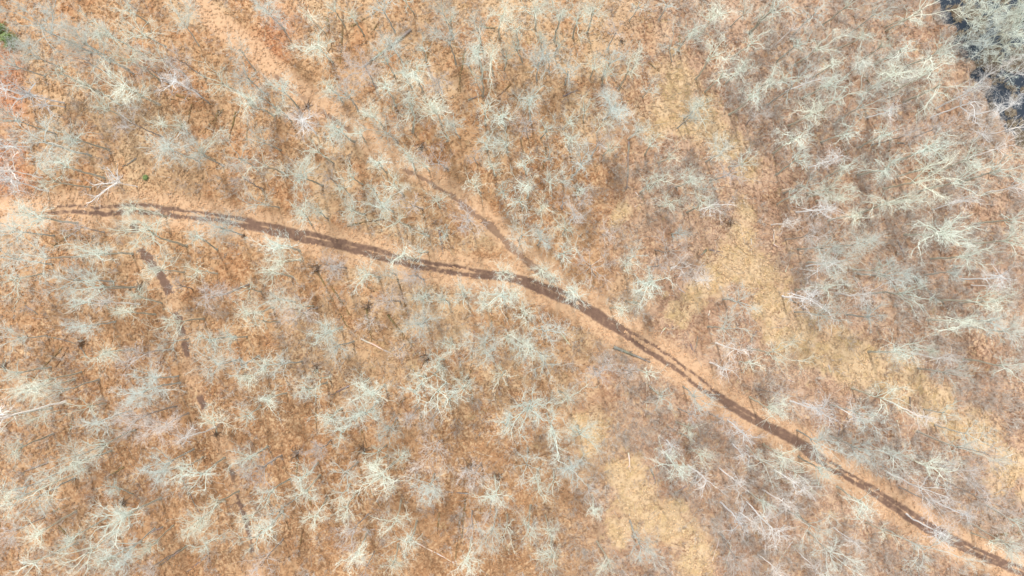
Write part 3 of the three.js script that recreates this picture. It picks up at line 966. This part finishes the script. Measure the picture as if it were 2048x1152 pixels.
{
  let off0 = [0, 0], seed = 1000;
  for (const ln of TREES.trim().split('\n')) {
    if (ln[0] === '@') { off0 = TILES[ln[1]]; continue; }
    const [spec, special] = ln.split('|').map(s => s.trim()), w = spec.split(/\s+/), kind = w[0], n = w.slice(1).map(Number), rng = rngOf(seed++);
    const U = x => off0[0] + x / 3, V = y => off0[1] + y / 3, cu = U(n[0]), cv = V(n[1]), r = n[2], bi = w.indexOf('b'), ti = w.indexOf('t');
    const rm = r / 3 * PXM;
    let H = (kind === 'W' ? 13.5 : kind === 'L' ? 13 : 12) + 1.2 * (rm - 1.5) + 3 * (rng() - 0.5); if (r < 65) H *= 0.75; H = clamp(H, 6, 18);
    let hf = 0.6 * H, bx, bz;
    if (bi > 0) {
      const bu = U(+w[bi + 1]), bv = V(+w[bi + 2]), q = Math.hypot(cu - 1024, cv - 576) / Math.hypot(bu - 1024, bv - 576);
      hf = clamp(CAMH * (1 - 1 / q), 4.5, 11); H = hf / 0.6; bx = wx(bu); bz = wz(bv);
    }
    const F = [wx(cu, hf), hf, wz(cv, hf)];
    if (bi < 0) { bx = F[0] + (rng() - 0.5) * 1.1; bz = F[2] + (rng() - 0.5) * 1.1; }
    const gy = groundY(bx, bz), B = [bx, gy, bz]; F[1] += gy;
    const tips = [];
    const tipAt = (u, v, f) => { const h = hf + H * f; tips.push([wx(u, h), h + gy, wz(v, h)]); };
    if (ti > 0) {
      const t = w.slice(ti + 1).map(Number);
      for (let k = 0; k < t.length; k += 2) tipAt(U(t[k]), V(t[k + 1]), 0.06 + 0.2 * rng());
      tipAt(cu + (rng() - 0.5) * r * 0.15, cv + (rng() - 0.5) * r * 0.15, 0.34);
    }
    const want = ti > 0 ? (tips.length < 5 ? 6 - tips.length : 1) : Math.round(5 + rng() * 3), a0 = rng() * 6.28;
    for (let k = 0; k < want; k++) { const a = a0 + (k + 0.5 * rng()) / want * 6.28, q = r / 3 * (ti > 0 ? 0.55 : 0.6 + 0.45 * rng()); if (ti > 0) tipAt(cu + Math.cos(a) * q, cv + Math.sin(a) * q, 0.1 + 0.22 * rng()); else { const m = q * PXM * 0.98, h = H * (-0.04 + 0.36 * rng()); tips.push([F[0] + Math.cos(a) * m, F[1] + h, F[2] + Math.sin(a) * m]); } }
    const dens = clamp(0.72 + r / 500, 0.7, 1.05);
    const t = growTree(kind, B, F, tips, H, dens, rng, kind === 'W' && cu < 300 ? (special ? 2.2 : 1.5) : special && kind === 'L' ? 1.25 : 1);
    t.name = numbered(r < 65 ? KINDS[kind].name.replace('tree', 'sapling') : KINDS[kind].name); scene.add(t);
    const size = r >= 140 ? 'huge' : r >= 105 ? 'broad' : r >= 80 ? 'middling' : r >= 60 ? 'small' : 'tiny';
    let fx = 0, fz = 0, far = 0, low = 1e9; for (const q of tips) { const dx = q[0] - F[0], dz = q[2] - F[2], d = Math.hypot(dx, dz); fx += dx; fz += dz; far = Math.max(far, d); if (d > 0.6) low = Math.min(low, d); }
    const lop = Math.hypot(fx, fz) / tips.length / far, lean = Math.hypot(F[0] - bx, F[2] - bz) / hf;
    const shape = lean > 0.16 ? 'leaning' : lop > 0.3 ? 'lopsided' : tips.length >= 9 ? 'starry' : low / far > 0.55 ? 'round' : 'open';
    made.push({ t, kind, x: bx, z: bz, special, size, shape });
  }
}
console.log('trees', made.length, 'triangles', tris);

// ------------------------------------------------------------------ fallen logs, limbs and trunk shadows built as stems: kind, from x y, to x y
const LOGS = `
@A
m 945 575 1110 612
m 1060 570 1145 600
m 1155 625 1125 740
m 1310 660 1270 830
m 1340 655 1210 800
m 1415 670 1365 850
m 1485 720 1480 870
g 820 950 740 1000
g 745 0 830 70
@B
G 930 180 650 400
m 430 110 455 320
m 520 90 505 370
m 570 160 720 75
m 740 130 690 210
m 1050 230 1020 410
m 1255 290 1210 570
g 1265 380 1400 640
g 1275 600 1400 555
m 790 630 880 700
m 1530 505 1440 585
m 555 930 570 1030
m 1350 155 1450 170
@C
m 820 375 885 430
m 590 450 675 545
G 700 850 694 1130
g 305 580 400 530
m 1005 210 1000 320
m 210 810 180 1020
m 50 830 90 980
@D
m 540 425 665 555
m 335 660 320 770
m 450 860 480 940
g 770 860 850 870
m 730 845 720 960
@E
m 370 930 190 1130
m 405 930 325 1060
g 480 930 530 1010
g 150 680 230 735
g 280 865 450 905
m 460 230 310 330
@F
m 365 470 560 855
m 425 525 580 750
m 545 205 770 160
m 665 690 690 890
m 850 520 910 720
m 790 735 940 940
m 1020 1000 960 1100
P 630 880 855 985
g 1100 230 1120 370
m 1410 700 1415 800
m 1310 830 1290 1100
m 660 560 710 605
@G
G 610 930 830 1025
p 940 618 998 626
p 1000 580 1035 608
p 290 840 365 935
p 560 990 612 1058
g 1165 345 1110 400
g 1180 345 1260 365
p 1185 710 1175 760
g 1115 865 1095 960
p 925 810 885 860
p 1435 280 1437 360
g 1070 910 1090 960
g 1470 830 1430 900
p 730 90 800 60
p 740 0 775 50
@H
p 35 225 33 305
p 35 315 88 357
g 780 290 830 400
G 880 510 1005 640
p 105 480 135 400
p 380 800 383 865
p 365 1040 382 1105
g 1040 650 1100 715
p 515 505 570 600
g 130 640 225 710
p 120 1125 170 1150
@I
m 745 495 620 570
g 1095 575 1190 780
m 435 200 400 330
m 350 850 440 940
g 980 855 880 900
m 450 710 240 790
g 1240 1030 1110 1140
g 1120 970 960 1090
g 290 470 110 530
@J
m 360 60 370 300
m 630 270 670 380
m 1255 680 1240 930
m 1225 790 1205 1050
m 250 450 245 560
m 280 870 240 1040
p 960 950 1190 1070
m 690 640 745 740
g 560 10 450 65
m 900 80 850 130
m 325 680 340 745
g 1270 655 1130 650
m 1100 770 1090 900
@K
P 697 410 706 530
g 965 665 1115 560
g 930 255 1130 365
G 1245 890 1315 970
p 1245 920 1190 1090
p 1315 965 1275 1120
p 810 0 812 90
p 812 95 795 190
g 830 510 860 580
p 905 370 850 400
@M
p 1420 440 1482 415
p 770 215 803 380
p 150 945 65 1065
m 1350 912 1530 885
g 1010 590 1140 660
g 1060 450 1110 490
g 430 260 425 370
g 850 75 860 160
g 170 770 250 850
`;
const fallen = [];
const LOGK = {
  m: ['mossy_shadow_log', 'brown mossy log-and-shadow stem', [0.19, 0.115, 0.05], [0.13, 0.08, 0.03], 0.13], g: ['grey_log', 'grey weathered fallen trunk', [0.20, 0.17, 0.14], [0.13, 0.10, 0.08], 0.12],  // m: mossy logs, and dark brown stems standing in for trunk shadows
  G: ['grey_log', 'thick grey weathered fallen trunk', [0.23, 0.20, 0.17], [0.14, 0.115, 0.09], 0.2], p: ['fallen_limb', 'thin pale barkless fallen limb', [0.52, 0.46, 0.38], [0.40, 0.33, 0.26], 0.085], P: ['pale_log', 'long pale barkless fallen log', [0.56, 0.46, 0.38], [0.45, 0.35, 0.28], 0.15],
};
{
  let o = [0, 0], seed = 5000;
  for (const ln of LOGS.trim().split('\n')) {
    if (ln[0] === '@') { o = TILES[ln[1]]; continue; }
    const w = ln.split(' '), K = LOGK[w[0]], n = w.slice(1).map(Number), rng = rngOf(seed++);
    const ax = wx(o[0] + n[0] / 3), az = wz(o[1] + n[1] / 3), bx = wx(o[0] + n[2] / 3), bz = wz(o[1] + n[3] / 3), r = K[4] * (0.8 + 0.4 * rng()), L = Math.hypot(bx - ax, bz - az);
    const root = new THREE.Group(), mx = (ax + bx) / 2, mz = (az + bz) / 2, my = groundY(mx, mz); root.position.set(mx, my, mz);
    const k = Math.max(4, Math.round(L / 0.9)), pts = []; let sx = 0, sz = 0;
    for (let i = 0; i <= k; i++) { const t = i / k, x = lerp(ax, bx, t) + sx, z = lerp(az, bz, t) + sz; sx += (rng() - 0.5) * 0.16; sz += (rng() - 0.5) * 0.16; pts.push([x - mx, groundY(x, z) + r * (0.75 - 0.4 * t) - my, z - mz]); }
    const s = new Stems(), col = () => mixc(K[2], K[3], rng()).map(c => c * (0.85 + 0.3 * rng()));
    s.tube(pts, t => r * (1 - 0.55 * t), 8, col); s.cap(pts, r, mixc(K[2], [0.5, 0.4, 0.28], 0.4));
    s.mesh('stem', bark, root);
    const stubs = L > 4 ? 2 + Math.floor(rng() * 4) : Math.floor(rng() * 3);
    for (let q = 0; q < stubs; q++) {
      const [p, d] = along(pts, 0.3 + 0.7 * rng()), dir = off(d, 0.6 + 0.5 * rng(), 0.25, rng), l = 0.4 + rng() * Math.min(1.3, L * 0.2), e = [p[0] + dir.x * l, Math.max(p[1] + 0.02, p[1] + Math.abs(dir.y) * l * 0.5), p[2] + dir.z * l];
      new Stems().tube(crook(p, e, 3, 0.1, 0.05, rng), t => r * 0.4 * (1 - 0.7 * t), 5, col).mesh('branch_stub', bark, root);
    }
    root.name = numbered(K[0]); scene.add(root);
    const len = L > 6.5 ? 'long' : L > 3 ? 'middling' : 'short', [zone, zn] = zoneOf(pu(mx), pv(mz));
    fallen.push({ t: root, len, what: K[1].replace('long ', ''), name: K[0], x: mx, z: mz, zone, zn, L });
  }
}
// ------------------------------------------------------------------ stumps and upturned root plates
const stumps = [];
{
  const S = [['E', 485, 905, 0.42], ['F', 362, 460, 0.42], ['F', 1022, 988, 0.4], ['F', 668, 685, 0.35], ['J', 240, 415, 0.45], ['J', 640, 392, 0.4], ['E', 20, 1040, 0.35], ['E', 1465, 262, 0.2], ['C', 655, 245, 0.2], ['G', 1310, 180, 0.3], ['B', 310, 635, 0.3], ['B', 990, 880, 0.3], ['F', 360, 1050, 0.4], ['J', 1450, 550, 0.35], ['E', 840, 570, 0.35], ['J', 1280, 490, 0.4], ['I', 1300, 300, 0.3], ['I', 740, 710, 0.35]];
  let seed = 7000;
  for (const [t, x, y, r] of S) {
    const rng = rngOf(seed++), X = wx(TILES[t][0] + x / 3), Z = wz(TILES[t][1] + y / 3), root = new THREE.Group(); root.position.set(X, groundY(X, Z), Z);
    const col = () => mixc([0.10, 0.06, 0.035], [0.17, 0.105, 0.06], rng()), s = new Stems(), top = [[0, 0.55 + r, 0.05], [0.02, 0.25, 0.02], [0, -0.1, 0]];
    s.tube(top, q => r * (0.6 + 0.5 * q), 9, col); s.cap(top, r * 0.6, [0.16, 0.10, 0.06]); s.mesh('stump_body', bark, root);
    for (let k = 0; k < 7; k++) { const a = k * 0.9 + rng() * 0.6, l = r * (2 + 2 * rng()), e = [Math.cos(a) * l, -0.04, Math.sin(a) * l]; new Stems().tube(crook([Math.cos(a) * r * 0.5, 0.22, Math.sin(a) * r * 0.5], e, 4, 0.09, 0.03, rng), q => r * 0.26 * (1 - 0.75 * q), 5, col).mesh('root', bark, root); }
    root.name = numbered('tree_stump'); scene.add(root);
    const [zone, zn] = zoneOf(pu(X), pv(Z)); tag(root, 'dark brown rotten stump with spread roots ' + zone, 'stump', 'dark stumps, ' + zn); stumps.push({ x: X, z: Z });
  }
}
// ------------------------------------------------------------------ evergreen shrubs (the only green in the wood)
{
  const S = [['A', 80, 250, 1.35, 1.9, 'bright green evergreen shrub under the very broad grey tree'], ['A', 15, 190, 1.3, 1.6, 'bright green evergreen shrub half hidden by grey twigs, beside another'], ['A', 875, 1066, 0.32, 0.4, 'tiny dull green evergreen seedling alone on orange leaves by the leaning birch']];
  let seed = 8000;
  for (const [t, x, y, r, h, label] of S) {
    const rng = rngOf(seed++), X = wx(TILES[t][0] + x / 3), Z = wz(TILES[t][1] + y / 3), root = new THREE.Group(); root.position.set(X, groundY(X, Z), Z);
    new Stems().tube([[0, -0.1, 0], [0.03, h * 0.5, 0.02], [0, h, 0]], q => 0.05 * (1 - 0.8 * q), 5, () => [0.16, 0.11, 0.07]).mesh('trunk', bark, root);
    const s = new Stems(), n = Math.round(900 * r);
    for (let k = 0; k < n; k++) { const f = rng() ** 0.7, a = rng() * 6.28, q = r * (1.05 - f * 0.85) * (0.35 + 0.65 * rng()) * (0.8 + 0.35 * Math.sin(a * 5 + f * 9)), p = [Math.cos(a) * q, h * f, Math.sin(a) * q], l = 0.2 + 0.16 * rng(); s.spike(p, [p[0] + Math.cos(a) * l, p[1] + (rng() - 0.35) * l, p[2] + Math.sin(a) * l], 0.045, mixc([0.10, 0.16, 0.05], [0.22, 0.27, 0.10], rng())); }
    const m = s.mesh('foliage', bark, root); m.userData.kind = 'stuff';
    root.name = numbered('evergreen_shrub'); scene.add(root); tag(root, label, 'shrub');
  }
}
// ------------------------------------------------------------------ sedge hummocks in the pond
{
  let seed = 9000, k = 0; const rng = rngOf(91);
  const spots = []; for (let q = 0; q < 400 && spots.length < 70; q++) { const u = 1880 + 190 * rng(), v = -10 + 310 * rng(); if (pondDist(u, v) > -24 && groundY(wx(u), wz(v)) < -0.4 && spots.every(o => Math.hypot(o[0] - u, o[1] - v) > 11)) spots.push([u, v]); }
  for (const [u, v] of spots) {
    const g = rngOf(seed++), X = wx(u), Z = wz(v), r = 0.3 + 0.75 * g() * g() + 0.15 * g(), root = new THREE.Group(); root.position.set(X, -0.55, Z);
    const base = new THREE.SphereGeometry(r, 14, 8, 0, 6.2832, 0, 1.7), pa = base.attributes.position;
    for (let i = 0; i < pa.count; i++) { const f = 0.45 + 1.1 * vn(pa.getX(i) * 3 + k * 9, pa.getZ(i) * 3 + pa.getY(i) * 2, 5); pa.setXYZ(i, pa.getX(i) * f * 1.15, pa.getY(i) * 0.35 * f, pa.getZ(i) * f); } base.computeVertexNormals();
    const b = shade(new THREE.Mesh(base, mats().hummock)); b.name = 'mound'; root.add(b); tris += base.index.count / 3;
    const s = new Stems();
    for (let q = 0; q < 110; q++) { const a = g() * 6.28, d = r * 0.8 * Math.sqrt(g()), p = [Math.cos(a) * d, r * 0.2, Math.sin(a) * d], l = 0.25 + 0.4 * g(); s.spike(p, [p[0] + Math.cos(a) * l * 0.8, p[1] + l * (0.2 + 0.5 * g()), p[2] + Math.sin(a) * l * 0.8], 0.025, mixc([0.14, 0.10, 0.06], [0.40, 0.34, 0.24], g())); }
    const m = s.mesh('sedge', bark, root); m.userData.kind = 'stuff';
    root.name = numbered('sedge_hummock'); scene.add(root); tag(root, (r > 0.7 ? 'large' : r > 0.45 ? 'middling' : 'small') + ' straw-topped sedge hummock ' + (pondDist(u, v) < 8 ? 'on the muddy shore of the dark pond' : 'out in the dark pond water'), 'hummock', (r > 0.7 ? 'large' : r > 0.45 ? 'middling' : 'small') + ' sedge hummocks ' + (pondDist(u, v) < 8 ? 'on the pond shore' : 'in the pond')); k++;
  }
}
// what sets look-alikes apart: the thing each stands or lies next to
{
  const short = { L: 'pale', G: 'grey', P: 'mauve', W: 'white' };
  const nearest = (list, x, z, not) => { let best = null, d = 1e9; for (const o of list) if (o !== not) { const q = Math.hypot(o.x - x, o.z - z); if (q < d) { d = q; best = o; } } return [best, d]; };
  for (const m of made) {
    if (m.special) { tag(m.t, m.special, 'tree'); continue; }
    const [zone, zn] = zoneOf(pu(m.x), pv(m.z)), [f, fd] = nearest(fallen, m.x, m.z), [q, qd] = nearest(stumps, m.x, m.z), [n, nd] = nearest(made, m.x, m.z, m);
    const by = qd < 2 ? 'beside a rotten stump' : fd < 1.6 + f.L * 0.2 ? 'beside a ' + f.len + ' ' + { mossy_shadow_log: 'mossy', grey_log: 'grey', fallen_limb: 'pale', pale_log: 'pale' }[f.name] + ' log' : nd > 3.2 ? 'standing apart' : (nd < 1.6 ? 'against a ' : 'next to a ') + n.size + ' ' + short[n.kind] + (n.kind === 'W' ? ' birch' : ' tree');
    tag(m.t, m.size + ' ' + m.shape + ' ' + KINDS[m.kind].what + ' ' + by + ' ' + zone, 'tree', m.size + ' ' + m.shape + ' ' + short[m.kind] + ' trees ' + by + ', ' + zn);
  }
  for (const f of fallen) {
    const [n, nd] = nearest(made, f.x, f.z), [o, od] = nearest(fallen, f.x, f.z, f);
    const by = od < 2.5 ? 'beside another ' + { mossy_shadow_log: 'mossy', grey_log: 'grey', fallen_limb: 'pale', pale_log: 'pale' }[o.name] + ' log' : nd < 2.5 ? 'under a ' + n.size + ' ' + short[n.kind] + ' tree' : 'in the open';
    tag(f.t, f.len + ' ' + f.what + ' ' + by + ' ' + f.zone, 'log', f.len + ' ' + f.what + 's ' + by + ', ' + f.zn);
  }
}
function mats() { return mats.m ??= { hummock: new THREE.MeshStandardMaterial({ color: new THREE.Color(0.075, 0.055, 0.035), roughness: 1 }) }; }

// ------------------------------------------------------------------ litter, dry grass and brush: nobody could count them
const dummy = new THREE.Object3D(), tint = new THREE.Color();
function scatter(name, label, category, geos, mat, place) {   // place(rng) -> [x, z, scale, tilt, colour] or null
  return geos.forEach((g, k) => {
    const list = place(k), m = new THREE.InstancedMesh(g, mat, list.length);
    list.forEach(([x, y, z, s, ry, tx, tz, c], i) => { dummy.position.set(x, y, z); dummy.rotation.set(tx, ry, tz); dummy.scale.set(s[0], s[1], s[2]); dummy.updateMatrix(); m.setMatrixAt(i, dummy.matrix); m.setColorAt(i, tint.setRGB(...c)); });
    m.name = numbered(name); m.userData.kind = 'stuff'; tag(m, label, category, name.replace('_', ' ')); scene.add(shade(m));
  });
}
{ // curled dead leaves in drifts
  const geos = [];
  for (let k = 0; k < 4; k++) {
    const rng = rngOf(300 + k), p = [], n = [], c = [], idx = [];
    for (let q = 0; q < 7; q++) {
      const a = rng() * 6.28, d = 0.17 * Math.sqrt(rng()), x = Math.cos(a) * d, z = Math.sin(a) * d, y = 0.015 + 0.05 * rng(), L = 0.07 + 0.06 * rng(), w = L * 0.55, t = rng() * 6.28, cu = 0.03 + 0.05 * rng(), tl = (rng() - 0.5) * 0.9, b = p.length / 3, tone = 0.7 + 0.6 * rng(), wr = 0.9 + 0.2 * rng();
      const cs = Math.cos(t), sn = Math.sin(t);
      for (const [i, j, h] of [[-1, 0, 0], [-0.2, 1, cu], [1, 0, 0.01], [-0.2, -1, cu]]) { const lx = i * L, lz = j * w; p.push(x + lx * cs - lz * sn, y + h + lx * tl * 0.5 + L * 0.3, z + lx * sn + lz * cs); n.push(0, 1, 0); c.push(tone * wr, tone, tone / wr); }
      idx.push(b, b + 1, b + 2, b, b + 2, b + 3);
    }
    const g = new THREE.BufferGeometry(); g.setAttribute('position', new THREE.Float32BufferAttribute(p, 3)); g.setAttribute('color', new THREE.Float32BufferAttribute(c, 3)); g.setIndex(idx); g.computeVertexNormals(); geos.push(g);
  }
  scatter('dead_leaves', 'curled dead leaves strewn over the forest floor', 'leaves', geos, new THREE.MeshStandardMaterial({ vertexColors: true, roughness: 0.9, side: THREE.DoubleSide }), k => {
    const rng = rngOf(400 + k), out = [];
    for (let i = 0; i < 17000; i++) {
      const x = (rng() - 0.5) * 152, z = (rng() - 0.5) * 90, u = pu(x), v = pv(z);
      if (u > 1850 && v < 330 && pondDist(u, v) > -12) continue;
      const Z = zones(u, v); if (soilNear(u, v) && soilAmount(Z, u, v) > 0.3) continue;
      const c = coverAt(u, v, Z), calm = Math.abs(Z.dm) < 42 || Math.abs(Z.dd) < 28, f = calm ? 0.9 + 0.25 * rng() : (rng() < 0.25 ? 0.55 : 0.85) + 0.35 * rng(), s = 0.75 + 0.5 * rng();
      out.push([x, groundY(x, z) + 0.02, z, [s, s, s], rng() * 6.28, 0, 0, [c[0] * f, c[1] * f, c[2] * f]]);
    }
    return out;
  });
}
{ // dry grass tufts
  const geos = [];
  for (let k = 0; k < 3; k++) { const s = new Stems(), rng = rngOf(320 + k); for (let q = 0; q < 34; q++) { const a = rng() * 6.28, d = 0.3 * rng(), p = [Math.cos(a) * d, 0, Math.sin(a) * d], l = 0.22 + 0.3 * rng(), t = 0.75 + 0.5 * rng(); s.spike(p, [p[0] + Math.cos(a) * l, 0.05 + l * 0.22 * rng(), p[2] + Math.sin(a) * l], 0.018, [t, t, t * 0.95]); } geos.push(s.geometry()); }
  scatter('dry_grass', 'flattened straw-coloured dry grass in open strips', 'grass', geos, bark, k => {
    const rng = rngOf(420 + k), out = [];
    for (let i = 0; i < 4500; i++) {
      const x = (rng() - 0.2) * 100, z = (rng() - 0.5) * 90, u = pu(x), v = pv(z), Z = zones(u, v);
      if (sstep(0.15, 0.95, Z.grass + 1.15 * (fbm(u / 24, v / 24, 109, 4) - 0.5)) * 0.8 + 0.02 < rng() || Math.abs(Z.dm) < 25) continue;
      const c = mix3(C.straw, C.strawdark, rng() * 0.8), s = 0.7 + 0.7 * rng();
      out.push([x, groundY(x, z) - 0.01, z, [s, s, s], rng() * 6.28, 0, 0, c]);
    }
    return out;
  });
}
{ // low leafless brush and saplings
  const geos = [];
  for (let k = 0; k < 5; k++) {
    const s = new Stems(), rng = rngOf(340 + k);
    for (let q = 0; q < 7; q++) {
      const a = rng() * 6.28, l = 0.9 + 1.5 * rng(), o = 0.5 + 0.6 * rng(), e = [Math.cos(a) * o * l * 0.6, l, Math.sin(a) * o * l * 0.6], t = 0.75 + 0.5 * rng(), pts = crook([Math.cos(a) * 0.1, -0.05, Math.sin(a) * 0.1], e, 3, 0.1, 0, rng);
      s.tube(pts, f => 0.014 * (1 - 0.7 * f), 3, () => [t, t, t]);
      for (let f = 0; f < 9; f++) { const [p, d] = along(pts, 0.25 + 0.75 * rng()), h = off(d, 0.5 + 0.5 * rng(), 0.1, rng), m = 0.25 + 0.45 * rng(); s.spike(p, [p[0] + h.x * m, p[1] + h.y * m, p[2] + h.z * m], 0.009, [t, t, t]); }
    }
    geos.push(s.geometry());
  }
  scatter('bare_brush', 'low leafless brush and thin saplings among the trees', 'brush', geos, bark, k => {
    const rng = rngOf(440 + k), out = [];
    for (let i = 0; i < 7000; i++) {
      const x = (rng() - 0.5) * 150, z = (rng() - 0.5) * 88, u = pu(x), v = pv(z), Z = zones(u, v);
      if (Math.abs(Z.dm) < 34 || Math.abs(Z.dd) < 22 || Math.abs(Z.ds) < 14 || (Z.grass > 0.2 && rng() < 0.6 + 0.4 * Z.grass)) continue;
      const den = fbm(u / 70, v / 70, 131, 3); if (rng() > sstep(0.3, 0.62, den) * (0.3 + 0.7 * Z.right)) continue;
      if (u > 1850 && pondDist(u, v) > 2) continue;
      const s = 0.45 + 0.6 * rng(), q = rng(), c = mix3([0.32, 0.26, 0.22], [0.54, 0.51, 0.46], q);
      out.push([x, groundY(x, z), z, [s, s * (0.7 + 0.5 * rng()), s], rng() * 6.28, (rng() - 0.5) * 0.5, (rng() - 0.5) * 0.5, c]);
    }
    return out;
  });
}
{ // broken sticks lying in the litter
  const geos = [];
  for (let k = 0; k < 4; k++) { const st = new Stems(), rng = rngOf(360 + k), pts = crook([-0.5, 0.02, 0], [0.5, 0.03, 0], 4, 0.05, 0.02, rng); st.tube(pts, t => 0.022 * (1 - 0.6 * t), 4, () => { const t = 0.8 + 0.4 * rng(); return [t, t, t]; }); if (k > 1) { const [p, d] = along(pts, 0.5), h = off(d, 0.7, 0, rng); st.tube([p, [p[0] + h.x * 0.3, 0.04, p[2] + h.z * 0.3]], t => 0.012 * (1 - 0.6 * t), 3, () => [1, 1, 1]); } geos.push(st.geometry()); }
  scatter('stick_litter', 'broken sticks lying scattered in the leaf litter', 'sticks', geos, bark, k => {
    const rng = rngOf(460 + k), out = [];
    for (let i = 0; i < 1500; i++) {
      const x = (rng() - 0.5) * 150, z = (rng() - 0.5) * 88, u = pu(x), v = pv(z), Z = zones(u, v);
      if (Math.abs(Z.dm) < 30 || Math.abs(Z.dd) < 22 || (u > 1850 && pondDist(u, v) > -10) || rng() > 0.35 + 0.65 * Z.right) continue;
      const l = 0.5 + 2.6 * rng() ** 2.5, q = rng(), c = q < 0.4 ? [0.5, 0.44, 0.37] : q < 0.75 ? [0.33, 0.27, 0.22] : [0.16, 0.1, 0.06], th = 0.7 + 0.8 * rng();
      out.push([x, groundY(x, z) + 0.02, z, [l, th, th], rng() * 6.28, 0, 0, c]);
    }
    return out;
  });
}
console.log('triangles in all', tris, 'top-level', scene.children.length);
renderer.render(scene, camera);
